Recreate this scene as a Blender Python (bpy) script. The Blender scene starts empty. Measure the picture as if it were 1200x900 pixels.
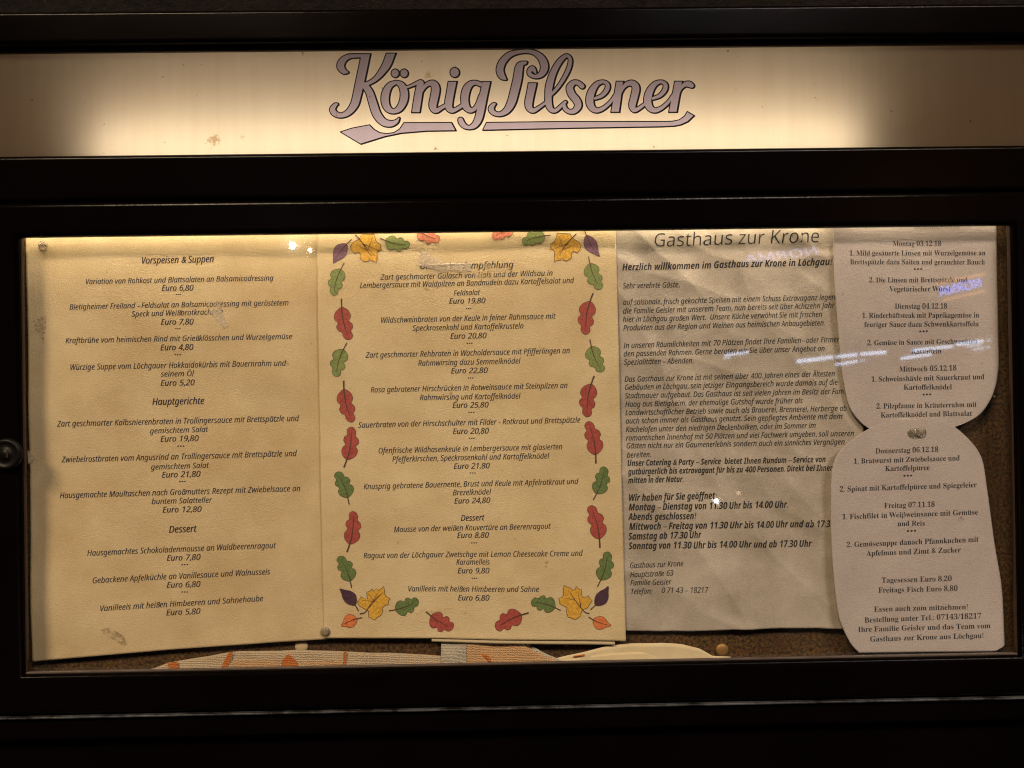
import bpy, bmesh, math, random
import numpy as np
from mathutils import Vector, Matrix, noise
from mathutils.geometry import tessellate_polygon
random.seed(7)
SC = bpy.context.scene
COL = SC.collection
R = math.radians

# ------------------------------------------------------------------ camera
FPX = 900.0                                    # focal length in photo pixels (1200 wide)
CAM = np.array([0.0, -0.55, 0.0])
def rotm(rx, ry, rz):
    cx, sx, cy, sy, cz, sz = math.cos(rx), math.sin(rx), math.cos(ry), math.sin(ry), math.cos(rz), math.sin(rz)
    X = np.array([[1,0,0],[0,cx,-sx],[0,sx,cx]]); Y = np.array([[cy,0,sy],[0,1,0],[-sy,0,cy]]); Z = np.array([[cz,-sz,0],[sz,cz,0],[0,0,1]])
    return Z @ X @ Y
M3 = rotm(0.00482397, 0.01495794, -0.01284139)
cd = bpy.data.cameras.new('camera'); cd.sensor_width = 36; cd.lens = 27
cd.clip_start = 0.02; cd.clip_end = 100
cam = bpy.data.objects.new('camera', cd); COL.objects.link(cam)
MB = M3 @ np.array([[1,0,0],[0,0,-1],[0,1,0]])
mw = Matrix([list(map(float, r)) + [0] for r in MB] + [[0,0,0,1]]); mw.translation = Vector(CAM.tolist())
cam.matrix_world = mw
cd.dof.use_dof = True; cd.dof.focus_distance = 0.575; cd.dof.aperture_fstop = 26
SC.camera = cam

# ------------------------------------------------------------------ world and exposure (a night photograph)
w = bpy.data.worlds.new('World'); SC.world = w; w.use_nodes = True
w.node_tree.nodes['Background'].inputs[0].default_value = (0.35, 0.42, 0.7, 1)
w.node_tree.nodes['Background'].inputs[1].default_value = 0.008
SC.view_settings.view_transform = 'Standard'; SC.view_settings.look = 'None'
SC.view_settings.exposure = 0; SC.view_settings.gamma = 1
SC.cycles.use_denoising = True; SC.cycles.use_adaptive_sampling = False
SC.cycles.denoising_input_passes = 'RGB_ALBEDO_NORMAL'; SC.cycles.denoising_prefilter = 'NONE'
SC.cycles.filter_width = 1.15
SC.cycles.max_bounces = 8; SC.cycles.transparent_max_bounces = 16

# ------------------------------------------------------------------ unseen lamps added to light the sheets, and tube levels
def area(name, loc, target, size, power, col):
    l = bpy.data.lights.new(name, 'AREA'); l.shape = 'RECTANGLE'; l.size = size; l.size_y = 1.0; l.energy = power; l.color = col
    o = bpy.data.objects.new(name, l); COL.objects.link(o); o.location = loc
    o.rotation_euler = (Vector(target) - Vector(loc)).to_track_quat('-Z', 'Y').to_euler()
    return o
area('warm_fill', (-3.4, -6.0, 5.3), (0.0, 0, -0.05), 2.8, 550.0, (1.0, 0.755, 0.475))  # added warm lamp out of view, lights the sheets from the left
area('warm_fill', (3.6, -6.0, 5.3), (0.0, 0, -0.05), 2.8, 280.0, (1.0, 0.79, 0.54))  # second added lamp, fills the dark band behind the left stile
area('cool_fill', (2.6, -6.0, 4.7), (0.1, 0, 0), 2.2, 95.0, (0.86, 0.82, 1.0))  # added cool lamp out of view, tints the sheets on the right
STRIP_W = .22
TUBE_SIGN = 6.2      # radiance of the tube behind the sign
TUBE_CASE = 1.5       # radiance of the tube in the head of the case

# ------------------------------------------------------------------ pixel -> world helpers
def P(px, py, y=0.0):
    d = M3 @ np.array([(px-600)/FPX, 1.0, -(py-450)/FPX])
    t = (y - CAM[1]) / d[1]
    return CAM + t*d
def Pa(px, py, y=0.0):
    px = np.asarray(px, float); py = np.asarray(py, float)
    d = np.stack([(px-600)/FPX, np.ones_like(px), -(py-450)/FPX], -1) @ M3.T
    t = (y - CAM[1]) / d[..., 1]
    return CAM + t[..., None]*d

# ------------------------------------------------------------------ materials
def mat(name, build):
    m = bpy.data.materials.new(name); m.use_nodes = True
    nt = m.node_tree; nt.nodes.clear()
    out = nt.nodes.new('ShaderNodeOutputMaterial')
    nt.links.new(build(nt), out.inputs[0]); return m
def N(nt, t, ins=None, **kw):
    n = nt.nodes.new(t)
    for k, v in kw.items(): setattr(n, k, v)
    if ins:
        for k, v in ins.items():
            s = n.inputs[k]
            if isinstance(v, bpy.types.NodeSocket): nt.links.new(v, s)
            else: s.default_value = v
    return n
def c4(c): return (c[0], c[1], c[2], 1)
def pos(nt, scale=(1,1,1)):
    tc = N(nt, 'ShaderNodeTexCoord')
    mp = N(nt, 'ShaderNodeMapping', {'Vector': tc.outputs['Object'], 'Scale': scale})
    return mp.outputs[0]
def noi(nt, vec, sc, det=4, rough=.55, dist=0):
    return N(nt, 'ShaderNodeTexNoise', {'Vector': vec, 'Scale': sc, 'Detail': det, 'Roughness': rough, 'Distortion': dist}).outputs['Fac']
def ramp(nt, fac, stops):
    r = N(nt, 'ShaderNodeValToRGB', {'Fac': fac}); e = r.color_ramp.elements
    while len(e) < len(stops): e.new(0.5)
    for i, (p, c) in enumerate(stops):
        e[i].position = p; e[i].color = c4(c) if len(c) == 3 else c
    return r.outputs[0]
def mixc(nt, f, a, b, mode='MIX'):
    n = N(nt, 'ShaderNodeMix', data_type='RGBA', blend_type=mode)
    for i, v in ((0, f), (6, a), (7, b)):
        if isinstance(v, bpy.types.NodeSocket): nt.links.new(v, n.inputs[i])
        else: n.inputs[i].default_value = c4(v) if isinstance(v, tuple) and len(v) == 3 else v
    return n.outputs[2]
def bump(nt, h, strength, dist, prev=None):
    ins = {'Height': h, 'Strength': strength, 'Distance': dist}
    if prev is not None: ins['Normal'] = prev
    return N(nt, 'ShaderNodeBump', ins).outputs[0]
def bsdf(nt, col, rough=.5, metal=0, normal=None, spec=.5, **extra):
    ins = {'Base Color': c4(col) if isinstance(col, tuple) else col, 'Roughness': rough, 'Metallic': metal, 'Specular IOR Level': spec}
    if normal is not None: ins['Normal'] = normal
    ins.update(extra)
    return N(nt, 'ShaderNodeBsdfPrincipled', ins).outputs[0]

def m_paper(name, a, b, fibre, streak, rough=.6, gloss=.25, mottled=.5, spec_col=(.30,.20,.09)):
    def f(nt):
        p = pos(nt); ps = pos(nt, streak)
        n1 = noi(nt, p, 24, 5, .6); n2 = noi(nt, ps, 900, 3, .6); n3 = noi(nt, p, 2600, 2, .5)
        col = mixc(nt, ramp(nt, n1, [(.32, (0,0,0)), (.72, (1,1,1))]), a, b)
        col = mixc(nt, ramp(nt, n2, [(.35, (0,0,0)), (.7, (1,1,1))]), col, mixc(nt, mottled*.3, col, (1,.95,.85)))
        sp = noi(nt, p, 130, 2, .5)          # scattered darker fibres and specks
        col = mixc(nt, ramp(nt, sp, [(.74, (0,0,0)), (.80, (.55,.55,.55))]), col, spec_col)
        h = N(nt, 'ShaderNodeMath', {0: n2, 1: n3}, operation='ADD').outputs[0]
        nb = bump(nt, h, fibre, .0006)
        nb = bump(nt, noi(nt, p, 90, 3, .5), .2, .0012, nb)
        return bsdf(nt, col, rough, 0, nb, gloss)
    return mat(name, f)
M_parch1 = m_paper('parchment_left', (.66,.475,.25), (.82,.645,.39), .8, (1,1,1.8))
M_parch2 = m_paper('parchment_border', (.69,.51,.275), (.84,.675,.415), .7, (1,1,1.6))
M_white  = m_paper('plain_paper', (.49,.415,.42), (.58,.505,.505), .7, (1,1,1), spec_col=(.3,.24,.2))
M_sleeve = m_paper('crumpled_paper', (.37,.31,.26), (.60,.52,.455), .5, (1,1,1), rough=.42, gloss=.4, spec_col=(.25,.18,.1))
M_cream  = m_paper('cream_paper', (.70,.55,.33), (.78,.64,.42), .2, (1,1,1))

def ink(name, c, rough=.55): return mat(name, lambda nt: bsdf(nt, mixc(nt, noi(nt, pos(nt), 1500, 2), c, tuple(min(1, x*1.9+.012) for x in c)), rough, 0, None, .3))
M_ink1 = ink('navy_print', (.020,.016,.028)); M_ink3 = ink('black_print', (.018,.016,.018)); M_faint = ink('faint_print', (.22,.19,.17))
M_leaf = {}
for k, c in dict(red=(.40,.068,.055), green=(.23,.29,.09), green_shade=(.13,.20,.06), yellow=(.72,.40,.05), purple=(.22,.10,.17), purple_shade=(.07,.025,.06), orange=(.70,.20,.06), salmon=(.62,.20,.12)).items():  # lighter tones for upper leaves, shade copies for lower ones: light painted in
    M_leaf[k] = mat('leaf_'+k, lambda nt, c=c: bsdf(nt, mixc(nt, ramp(nt, noi(nt, pos(nt), 700, 3, .6), [(.35,(0,0,0)),(.65,(1,1,1))]), tuple(x*.78 for x in c), tuple(min(1, x*1.25+.02) for x in c)), .6))
M_vein = mat('leaf_line', lambda nt: bsdf(nt, (.10,.05,.032), .6))

def f_black(nt):
    p = pos(nt); n = noi(nt, p, 1100, 2, .5); n2 = noi(nt, p, 12, 4, .6)
    nb = bump(nt, n, .22, .00035)
    col = mixc(nt, n2, (.0012,.0007,.0006), (.0028,.0017,.0014))
    r = N(nt, 'ShaderNodeMapRange', {'Value': n2, 'To Min': .12, 'To Max': .17}).outputs[0]
    return bsdf(nt, col, r, 0, nb, .085)
M_black = mat('black_enamel', f_black)
M_dark = mat('dark_bronze', lambda nt: bsdf(nt, mixc(nt, noi(nt, pos(nt), 60, 4), (.035,.020,.012), (.075,.045,.028)), .35, .3, bump(nt, noi(nt, pos(nt), 500, 2), .2, .0005)))
M_seal = mat('grey_seal', lambda nt: bsdf(nt, mixc(nt, noi(nt, pos(nt), 80, 4), (.05,.037,.03), (.12,.09,.075)), .45))
M_edge = mat('metal_and_glint', lambda nt: bsdf(nt, mixc(nt, ramp(nt, noi(nt, pos(nt, (1,1,1)), 34, 5, .7), [(.42,(0,0,0)),(.62,(1,1,1))]), (.012,.011,.011), (.12,.125,.14)), .4, .4))  # plain metal parts, and the painted glint on the lower ledge
M_box = mat('lightbox_paint', lambda nt: bsdf(nt, (.14,.10,.07), .7))

def f_wall(nt):
    p = pos(nt); n = noi(nt, p, 160, 5, .65); n2 = noi(nt, p, 700, 3, .6)
    col = mixc(nt, ramp(nt, n, [(.35,(0,0,0)),(.75,(1,1,1))]), (.003,.002,.0015), (.012,.009,.007))
    col = mixc(nt, ramp(nt, n2, [(.66,(0,0,0)),(.74,(.8,.8,.8))]), col, (.09,.065,.045))
    return bsdf(nt, col, .9, 0, bump(nt, n2, .5, .002, bump(nt, n, .7, .006)), .2)
M_wall = mat('dark_roughcast', f_wall)
def f_cork(nt):
    p = pos(nt); n = noi(nt, p, 420, 4, .65); n2 = noi(nt, p, 30, 4, .6)
    v = N(nt, 'ShaderNodeTexVoronoi', {'Vector': p, 'Scale': 520}).outputs['Color']
    col = mixc(nt, ramp(nt, n, [(.38,(0,0,0)),(.62,(1,1,1))]), (.035,.018,.008), (.20,.11,.045))
    col = mixc(nt, .30, col, v, 'MULTIPLY'); col = mixc(nt, ramp(nt, n2, [(.4,(.0,.0,.0)),(.7,(.6,.6,.6))]), col, (.06,.034,.02))
    return bsdf(nt, col, .85, 0, bump(nt, n, .6, .002), .2)
M_cork = mat('cork', f_cork)

def f_panel(nt):
    p = pos(nt)
    base = (.86,.74,.58)
    dust = ramp(nt, noi(nt, p, 210, 2, .5), [(.745,(0,0,0)),(.79,(.75,.75,.75))])
    col = mixc(nt, dust, base, (.26,.15,.06))
    streak = ramp(nt, noi(nt, pos(nt, (4,1,.25)), 30, 4, .6), [(.3,(0,0,0)),(.8,(.22,.22,.22))])
    col = mixc(nt, streak, col, (.62,.42,.22))
    # brown spatter near the lower edge, left of the lettering
    tc = N(nt, 'ShaderNodeTexCoord').outputs['Object']
    def blotch(cen, rad, col, fine, dark):
        d = N(nt, 'ShaderNodeVectorMath', {0: tc, 1: cen}, operation='DISTANCE').outputs['Value']
        g = N(nt, 'ShaderNodeMapRange', {'Value': d, 'From Min': rad, 'From Max': 0.0, 'To Min': -.22, 'To Max': .22}).outputs[0]
        s = N(nt, 'ShaderNodeMath', {0: noi(nt, p, fine, 4, .7), 1: g}, operation='ADD').outputs[0]
        return mixc(nt, ramp(nt, s, [(.52,(0,0,0)),(.64,(.7,.7,.7))]), col, dark)
    a = P(251, 164, .006); b = P(283, 161, .006); c = P(502, 88, .006)
    col = blotch(tuple(a), .0100, col, 420, (.36,.20,.07)); col = blotch(tuple(b), .004, col, 420, (.42,.25,.1)); col = blotch(tuple(c), .007, col, 160, (.55,.38,.16))
    tr = N(nt, 'ShaderNodeBsdfTranslucent', {'Color': col}).outputs[0]
    di = bsdf(nt, mixc(nt, .5, col, (.3,.2,.1)), .28, 0, None, .3)
    return N(nt, 'ShaderNodeMixShader', {0: .07, 1: tr, 2: di}).outputs[0]
M_panel = mat('opal_acrylic', f_panel)
M_film = mat('grey_film', lambda nt: N(nt, 'ShaderNodeBsdfTransparent', {'Color': (.53,.51,.76,1)}).outputs[0])
M_filmk = mat('black_film', lambda nt: N(nt, 'ShaderNodeMixShader', {0: 1.0, 1: N(nt, 'ShaderNodeBsdfTransparent').outputs[0], 2: bsdf(nt, (.006,.004,.006), .5, 0, None, .1)}).outputs[0])
def f_glass(nt):
    # Schlick reflectance, the same from both sides of the pane
    g = N(nt, 'ShaderNodeNewGeometry')
    dt = N(nt, 'ShaderNodeVectorMath', {0: g.outputs['Incoming'], 1: g.outputs['Normal']}, operation='DOT_PRODUCT').outputs['Value']
    ab = N(nt, 'ShaderNodeMath', {0: dt}, operation='ABSOLUTE').outputs[0]
    om = N(nt, 'ShaderNodeMath', {0: 1.0, 1: ab}, operation='SUBTRACT').outputs[0]
    p5_ = N(nt, 'ShaderNodeMath', {0: om, 1: 5.0}, operation='POWER').outputs[0]
    fr = N(nt, 'ShaderNodeMath', {0: p5_, 1: .955, 2: .040}, operation='MULTIPLY_ADD').outputs[0]
    p = pos(nt)
    # dust and wiping marks scatter a little light
    sm = ramp(nt, noi(nt, pos(nt, (1,1,.45)), 14, 5, .65, .6), [(.45,(0,0,0)),(.85,(.012,.012,.012))])
    sk = ramp(nt, noi(nt, p, 320, 2, .5), [(.77,(0,0,0)),(.81,(.35,.35,.35))])
    dirt = N(nt, 'ShaderNodeMath', {0: sm, 1: sk}, operation='ADD').outputs[0]
    gl = N(nt, 'ShaderNodeBsdfGlossy', {'Color': (1,1,1,1), 'Roughness': .025}).outputs[0]
    tr = N(nt, 'ShaderNodeBsdfTransparent', {'Color': (.97,.975,.965,1)}).outputs[0]
    a = N(nt, 'ShaderNodeMixShader', {0: fr, 1: tr, 2: gl}).outputs[0]
    return N(nt, 'ShaderNodeMixShader', {0: dirt, 1: a, 2: N(nt, 'ShaderNodeBsdfDiffuse', {'Color': (.5,.47,.42,1)}).outputs[0]}).outputs[0]
M_glass = mat('window_glass', f_glass)
def f_clear(nt):
    lw = N(nt, 'ShaderNodeLayerWeight', {'Blend': .35}).outputs['Fresnel']
    gl = N(nt, 'ShaderNodeBsdfGlossy', {'Color': (1,.96,.9,1), 'Roughness': .12}).outputs[0]
    tr = N(nt, 'ShaderNodeBsdfTransparent', {'Color': (.86,.83,.78,1)}).outputs[0]
    a = N(nt, 'ShaderNodeMixShader', {0: lw, 1: tr, 2: gl}).outputs[0]
    return N(nt, 'ShaderNodeMixShader', {0: .16, 1: a, 2: bsdf(nt, (.8,.74,.62), .3)}).outputs[0]
M_clear = mat('clear_plastic', f_clear)
def f_tape(nt):
    p = pos(nt); n = noi(nt, p, 900, 3, .6)
    cov = ramp(nt, noi(nt, p, 420, 4, .7), [(.30,(.12,.12,.12)),(.62,(.66,.66,.66))])
    return N(nt, 'ShaderNodeMixShader', {0: cov, 1: N(nt, 'ShaderNodeBsdfTransparent').outputs[0], 2: bsdf(nt, (.82,.70,.56), .3, 0, bump(nt, n, .8, .001), .6)}).outputs[0]
M_tape = mat('torn_tape', f_tape)
def f_smear(nt):
    p = pos(nt)
    cov = ramp(nt, noi(nt, p, 260, 4, .7), [(.45,(0,0,0)),(.68,(.6,.6,.6))])
    return N(nt, 'ShaderNodeMixShader', {0: cov, 1: N(nt, 'ShaderNodeBsdfTransparent').outputs[0], 2: bsdf(nt, (.86,.68,.42), .45)}).outputs[0]
M_smear = mat('glue_residue', f_smear)
def f_scuff(nt):
    cov = ramp(nt, noi(nt, pos(nt), 520, 4, .7), [(.42,(0,0,0)),(.66,(.42,.42,.42))])
    return N(nt, 'ShaderNodeMixShader', {0: cov, 1: N(nt, 'ShaderNodeBsdfTransparent').outputs[0], 2: bsdf(nt, (.16,.10,.06), .6)}).outputs[0]
M_scuff = mat('scuff', f_scuff)
def weave(name, a, b, sc=900):
    def f(nt):
        p = pos(nt)
        w1 = N(nt, 'ShaderNodeTexWave', {'Vector': p, 'Scale': sc/3.6, 'Distortion': 5.0, 'Detail': 3, 'Detail Scale': 1.5, 'Detail Roughness': .7}, bands_direction='X').outputs['Fac']
        w2 = N(nt, 'ShaderNodeTexWave', {'Vector': p, 'Scale': sc/3.6, 'Distortion': 5.0, 'Detail': 3, 'Detail Scale': 1.5, 'Detail Roughness': .7}, bands_direction='Z').outputs['Fac']
        h = N(nt, 'ShaderNodeMath', {0: w1, 1: w2}, operation='MULTIPLY').outputs[0]
        col = mixc(nt, ramp(nt, h, [(.05,(0,0,0)),(.5,(1,1,1))]), a, b)
        return bsdf(nt, col, .7, 0, bump(nt, h, .8, .0015), .3)
    return mat(name, f)
M_weave = weave('woven_cream', (.62,.42,.25), (.95,.86,.70)); M_weave_w = weave('woven_white', (.62,.52,.40), (.96,.90,.78), 1100)
M_weave_o = weave('woven_orange', (.70,.17,.03), (.90,.36,.10)); M_weave_p = weave('woven_peach', (.75,.42,.20), (.95,.68,.42))
M_brass = mat('brass', lambda nt: bsdf(nt, (.36,.21,.07), .5, .4))
M_beige = mat('beige_plastic', lambda nt: bsdf(nt, (.62,.47,.28), .4))
M_lock = mat('lock_metal', lambda nt: bsdf(nt, (.006,.005,.005), .42, 0, bump(nt, noi(nt, pos(nt), 260, 3), .25, .0006), .16))
def emis(name, c, s, sample=False):
    m = mat(name, lambda nt: N(nt, 'ShaderNodeEmission', {'Color': c4(c), 'Strength': s}).outputs[0])
    if not sample: m.cycles.emission_sampling = 'NONE'
    return m

# ------------------------------------------------------------------ object helpers
def tag(o, label=None, cat=None, group=None, kind=None):
    if label: o['label'] = label
    if cat: o['category'] = cat
    if group: o['group'] = group
    if kind: o['kind'] = kind
    return o
def link(name, me, m, parent=None, smooth=False):
    me.materials.clear(); me.materials.append(m)
    if smooth: me.polygons.foreach_set('use_smooth', [True]*len(me.polygons))
    o = bpy.data.objects.new(name, me); COL.objects.link(o)
    if parent is not None:
        o.parent = parent; o.matrix_parent_inverse = Matrix.Translation(-parent.location)
    return o
def mesh(name, v, f, m, parent=None, smooth=False):
    me = bpy.data.meshes.new(name); me.from_pydata([tuple(map(float, q)) for q in v], [], f); me.update()
    return link(name, me, m, parent, smooth)
def empty(name, loc, label, cat, group=None):
    o = bpy.data.objects.new(name, None); COL.objects.link(o); o.location = loc; o.empty_display_size = .02
    return tag(o, label, cat, group)
def box(name, x0, x1, y0, y1, z0, z1, m, parent=None, bev=.0, seg=3):
    bm = bmesh.new(); bmesh.ops.create_cube(bm, size=1)
    for v in bm.verts: v.co = Vector(((x0+x1)/2+v.co.x*(x1-x0), (y0+y1)/2+v.co.y*(y1-y0), (z0+z1)/2+v.co.z*(z1-z0)))
    if bev: bmesh.ops.bevel(bm, geom=list(bm.edges), offset=bev, segments=seg, profile=.5, affect='EDGES')
    me = bpy.data.meshes.new(name); bm.to_mesh(me); bm.free()
    o = link(name, me, m, parent, bool(bev))
    if bev:
        me.set_sharp_from_angle(angle=R(50))
        wn = o.modifiers.new('normals', 'WEIGHTED_NORMAL'); wn.weight = 90; wn.keep_sharp = True
    return o
def lathe(name, prof, c, m, parent=None, seg=28, tilt=(0,0)):
    # profile (radius, forward distance) turned about the axis that points out of the board
    v, f = [], []
    for r, d in prof:
        for k in range(seg):
            a = 2*math.pi*k/seg
            v.append((c[0]+r*math.cos(a)+tilt[0]*d, c[1]-d, c[2]+r*math.sin(a)+tilt[1]*d))
    for i in range(len(prof)-1):
        for k in range(seg):
            k2 = (k+1) % seg
            f.append((i*seg+k, i*seg+k2, (i+1)*seg+k2, (i+1)*seg+k))
    f.append(tuple(range(seg))[::-1]); f.append(tuple((len(prof)-1)*seg+k for k in range(seg)))
    return mesh(name, v, f, m, parent, True)
def catmull(pts, n=6, closed=False):
    pts = [np.array(p, float) for p in pts]; out = []
    L = len(pts)
    rng = range(L) if closed else range(L-1)
    for i in rng:
        p1, p2 = pts[i], pts[(i+1) % L]
        p0 = pts[(i-1) % L] if closed or i > 0 else 2*p1-p2
        p3 = pts[(i+2) % L] if closed or i+2 < L else 2*p2-p1
        for k in range(n):
            t = k/n
            out.append(.5*((2*p1)+(-p0+p2)*t+(2*p0-5*p1+4*p2-p3)*t*t+(-p0+3*p1-3*p2+p3)*t**3))
    if not closed: out.append(pts[-1])
    return out

# ------------------------------------------------------------------ the wall and the menu case
wall_me = bpy.data.meshes.new('wall')
bm = bmesh.new(); bmesh.ops.create_grid(bm, x_segments=200, y_segments=160, size=1)
for v in bm.verts:
    x, z = v.co.x*1.3, v.co.y*.9
    v.co = Vector((x, .075 + .004*noise.noise(Vector((x*30, z*30, 1))) + .0025*noise.noise(Vector((x*90, z*90, 4))), z))
for f in bm.faces: f.normal_flip()
bm.to_mesh(wall_me); bm.free()
tag(link('wall', wall_me, M_wall, None, True), None, None, None, 'structure')

ZT, ZS1, ZS0, ZO1, ZO0, ZG = .2715, .2470, .1710, .1121, -.1978, -.2265
XL, XR = -.3410, .3690
case = empty('menu_case', (0.01, .03, -.245), 'wall mounted black metal menu display case with a backlit beer sign across its top', 'display case')
X0, X1 = -.46, .485
# body: rear shell and rails round the sign
box('back_panel', X0, X1, .060, .066, -.246, ZT, M_black, case)
box('top_rail', X0, X1, -.004, .0595, ZS1+.0012, ZT, M_black, case, .003)
box('sign_rebate', X0, X1, .0035, .010, ZS1-.0018, ZS1+.001, M_dark, case, .0006)
box('middle_rail', X0, X1, -.0015, .0125, .1370, ZS0-.0008, M_black, case, .0035)
box('case_floor', X0, X1, .0, .0595, -.246, -.2285, M_black, case, .003)
box('base_ledge', X0+.004, X1-.004, .012, .0590, -.32, -.2463, M_black, case)
box('edge_glint', X0, X1, -.0040, -.0005, -.2284, -.2272, M_edge, case, .0003)  # pale strip that puts the glint along the ledge into its colour
for xa, xb in ((X0, X0+.012), (X1-.012, X1)):
    box('side_panel', xa, xb, .0005, .0595, -.2283, .246, M_black, case)
box('light_shelf', X0+.0125, X1-.0125, .013, .0595, .1655, .1685, M_box, case)
box('light_box_back', X0+.0125, X1-.0125, .056, .0595, .169, .2475, M_box, case)
# door: four frame members, glass, lock
door = None
DY0, DY1 = -.0035, .0028
bm = bmesh.new()
oz0, oz1 = -.2262, .1362
rings = []
for y in (DY0, DY1):
    for (xa, xb, za, zb) in ((X0, X1, oz0, oz1), (XL, XR, ZO0, ZO1)):
        rings.append([bm.verts.new((x, y, z)) for x, z in ((xa,za),(xb,za),(xb,zb),(xa,zb))])
for k in range(4):
    k2 = (k+1) % 4
    for a_, b_ in ((rings[0], rings[1]), (rings[1], rings[3]), (rings[3], rings[2]), (rings[2], rings[0])):
        bm.faces.new((a_[k], a_[k2], b_[k2], b_[k]))
bmesh.ops.recalc_face_normals(bm, faces=bm.faces)
ed = [e for e in bm.edges if len({round(v.co.y, 4) for v in e.verts}) == 1 and e.verts[0].co.y < 0 and not (abs(e.verts[0].co.x-e.verts[1].co.x) > .02 and abs(e.verts[0].co.z-e.verts[1].co.z) > .02)]
bmesh.ops.bevel(bm, geom=ed, offset=.0042, segments=5, profile=.5, affect='EDGES')
me = bpy.data.meshes.new('door_frame'); bm.to_mesh(me); bm.free()
o = link('door_frame', me, M_black, case, True); me.set_sharp_from_angle(angle=R(50))
wn = o.modifiers.new('normals', 'WEIGHTED_NORMAL'); wn.weight = 90; wn.keep_sharp = True
box('light_leak_baffle', X0, X1, .0030, .0062, .1310, .1366, M_black, case)  # added out of sight to stop tube light leaking through the gap
# seal round the opening, inside the rails
box('seal', XL, XR, .0002, .0028, ZO0-.0004, ZO0+.0010, M_seal, case, .0003)
box('seal', XL-.0004, XL+.0010, .0004, .0027, ZO0+.0012, ZO1, M_dark, case, .0003)
box('seal', XR-.0012, XR+.0004, .0004, .0027, ZO0+.0012, ZO1, M_dark, case, .0003)
box('glass_pane', XL-.012, XR+.012, .0030, .0046, ZO0-.012, ZO1+.008, M_glass, case)
box('cork_board', X0+.0125, X1-.0125, .0215, .0265, -.2255, .158, M_cork, case)
lock = lathe('lock', [(.0110,0),(.0110,.0012),(.0102,.0026),(.0086,.0030),(.0080,.0022),(.0040,.0022),(.0036,.0030)], P(8.5, 532, -.0058), M_lock, case, 40)
kc = P(8.5, 532, -.0090)
o = box('keyhole', kc[0]-.0006, kc[0]+.0006, kc[1]-.0004, kc[1]+.002, kc[2]-.0026, kc[2]+.0026, M_dark, lock, .0002)

# tubes: one behind the sign, one in the head of the case
def tube(name, x0, x1, y, z, r, m):
    n = 20; v = []; f = []
    for x in (x0, x1):
        for k in range(n): v.append((x, y+r*math.cos(2*math.pi*k/n), z+r*math.sin(2*math.pi*k/n)))
    for k in range(n): f.append((k, n+k, n+(k+1) % n, (k+1) % n))
    f.append(tuple(range(n))); f.append(tuple(range(n, 2*n))[::-1])
    o = mesh(name, v, f, m, case)
    box('lamp_cap', x0-.012, x0-.0003, y-r*1.1, y+r*1.1, z-r*1.1, z+r*1.1, M_edge, o, .001)
    box('lamp_cap', x1+.0003, x1+.012, y-r*1.1, y+r*1.1, z-r*1.1, z+r*1.1, M_edge, o, .001)
    return o
tube('fluorescent_tube', -.292, .262, .0345, .1775, .006, emis('sign_tube', (1.0,.88,.69), TUBE_SIGN, True))
tube('fluorescent_tube', -.35, .35, .0095, .1275, .0030, emis('case_tube', (1.0,.82,.56), TUBE_CASE))

_l = bpy.data.lights.new('case_tube_fill', 'AREA'); _l.shape = 'RECTANGLE'; _l.size = .74; _l.size_y = .006; _l.energy = STRIP_W; _l.color = (1.0, .80, .52)  # added area light that does the lighting for the case tube
_o = bpy.data.objects.new('case_tube_fill', _l); COL.objects.link(_o); _o.location = (.005, .0085, .1225)
_o.rotation_euler = Vector((0, .14, -1)).to_track_quat('-Z', 'Y').to_euler()
# sign panel: acrylic sheet with turned edges
px0, px1, pz0, pz1, py = X0+.001, X1-.001, ZS0-.0035, ZS1+.0045, .0060
# front rebated behind the rails
v = [(px0,py,pz0),(px1,py,pz0),(px1,py,pz1),(px0,py,pz1)]
v += [(x, py+.003, z) for x, _, z in v]
# the lower rail is lowered 3 mm behind the sheet so that the sheet stands clear
sign = mesh('sign_panel', v, [(0,1,2,3),(0,4,5,1),(1,5,6,2),(2,6,7,3),(3,7,4,0)], M_panel, case)

# ------------------------------------------------------------------ script logo on the sign
strokes, dots = [], []
def S(pts, top=None, bot=None): strokes.append((catmull(pts, 5), top, bot))
S([(407.1,84.6,3),(402.5,83.3,7),(399,77.5,9),(401.7,70.8,8),(408.3,66.3,6),(416.7,65.4,5),(427,65.4,5)])
S([(429.5,58,10.5),(428.7,63,10.5),(422,95,10.5),(418.3,111.7,10),(415.2,122.5,9.5),(408.3,131.5,7.5),(400,135.2,6),(392.8,133.3,7),(389.6,128.3,7),(392.5,123.3,5),(395,122,3)], top=63)
S([(460,58,10.5),(458,62.5,10.5),(453.3,75,10),(446.7,85,8),(440,92.5,6),(431.7,97.5,5),(425,99,5)], top=62.3)
S([(427.5,100,8),(433,108.5,9),(437.5,122.5,10),(441.7,134.2,10),(449,142.8,9),(457.5,145,7.5),(464.2,142.6,5),(467.5,138.3,2)])
S([(463.8,96.5,5),(456.3,100.5,7.5),(451.8,110,9.5),(451.4,120,9.5),(454.8,127.5,8),(461,130.4,6),(468,127,8),(472.8,118,9.5),(473.6,108,9.5),(470.5,100,8),(465.5,96.7,5)])
S([(474,103,4),(479,101.5,3.5),(485,99,4),(491.5,96.2,5),(494,97.5,6)])
dots += [(462.9,85.8,4.6),(473.5,85.8,4.6),(532.7,84.8,5.4)]
S([(492.7,97.5,8.5),(490,113,9.5),(486.7,134,9.5),(485.5,140,9.5)], bot=131.8)
S([(494,107,4),(497.5,101.5,5),(502.5,97.8,6),(508,98.3,8.5),(510.5,104,10),(509,114,10),(507.2,123,9.5),(508.5,128.4,7.5),(512,129.4,6),(517,126.5,5),(523,123,4.5)])
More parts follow.
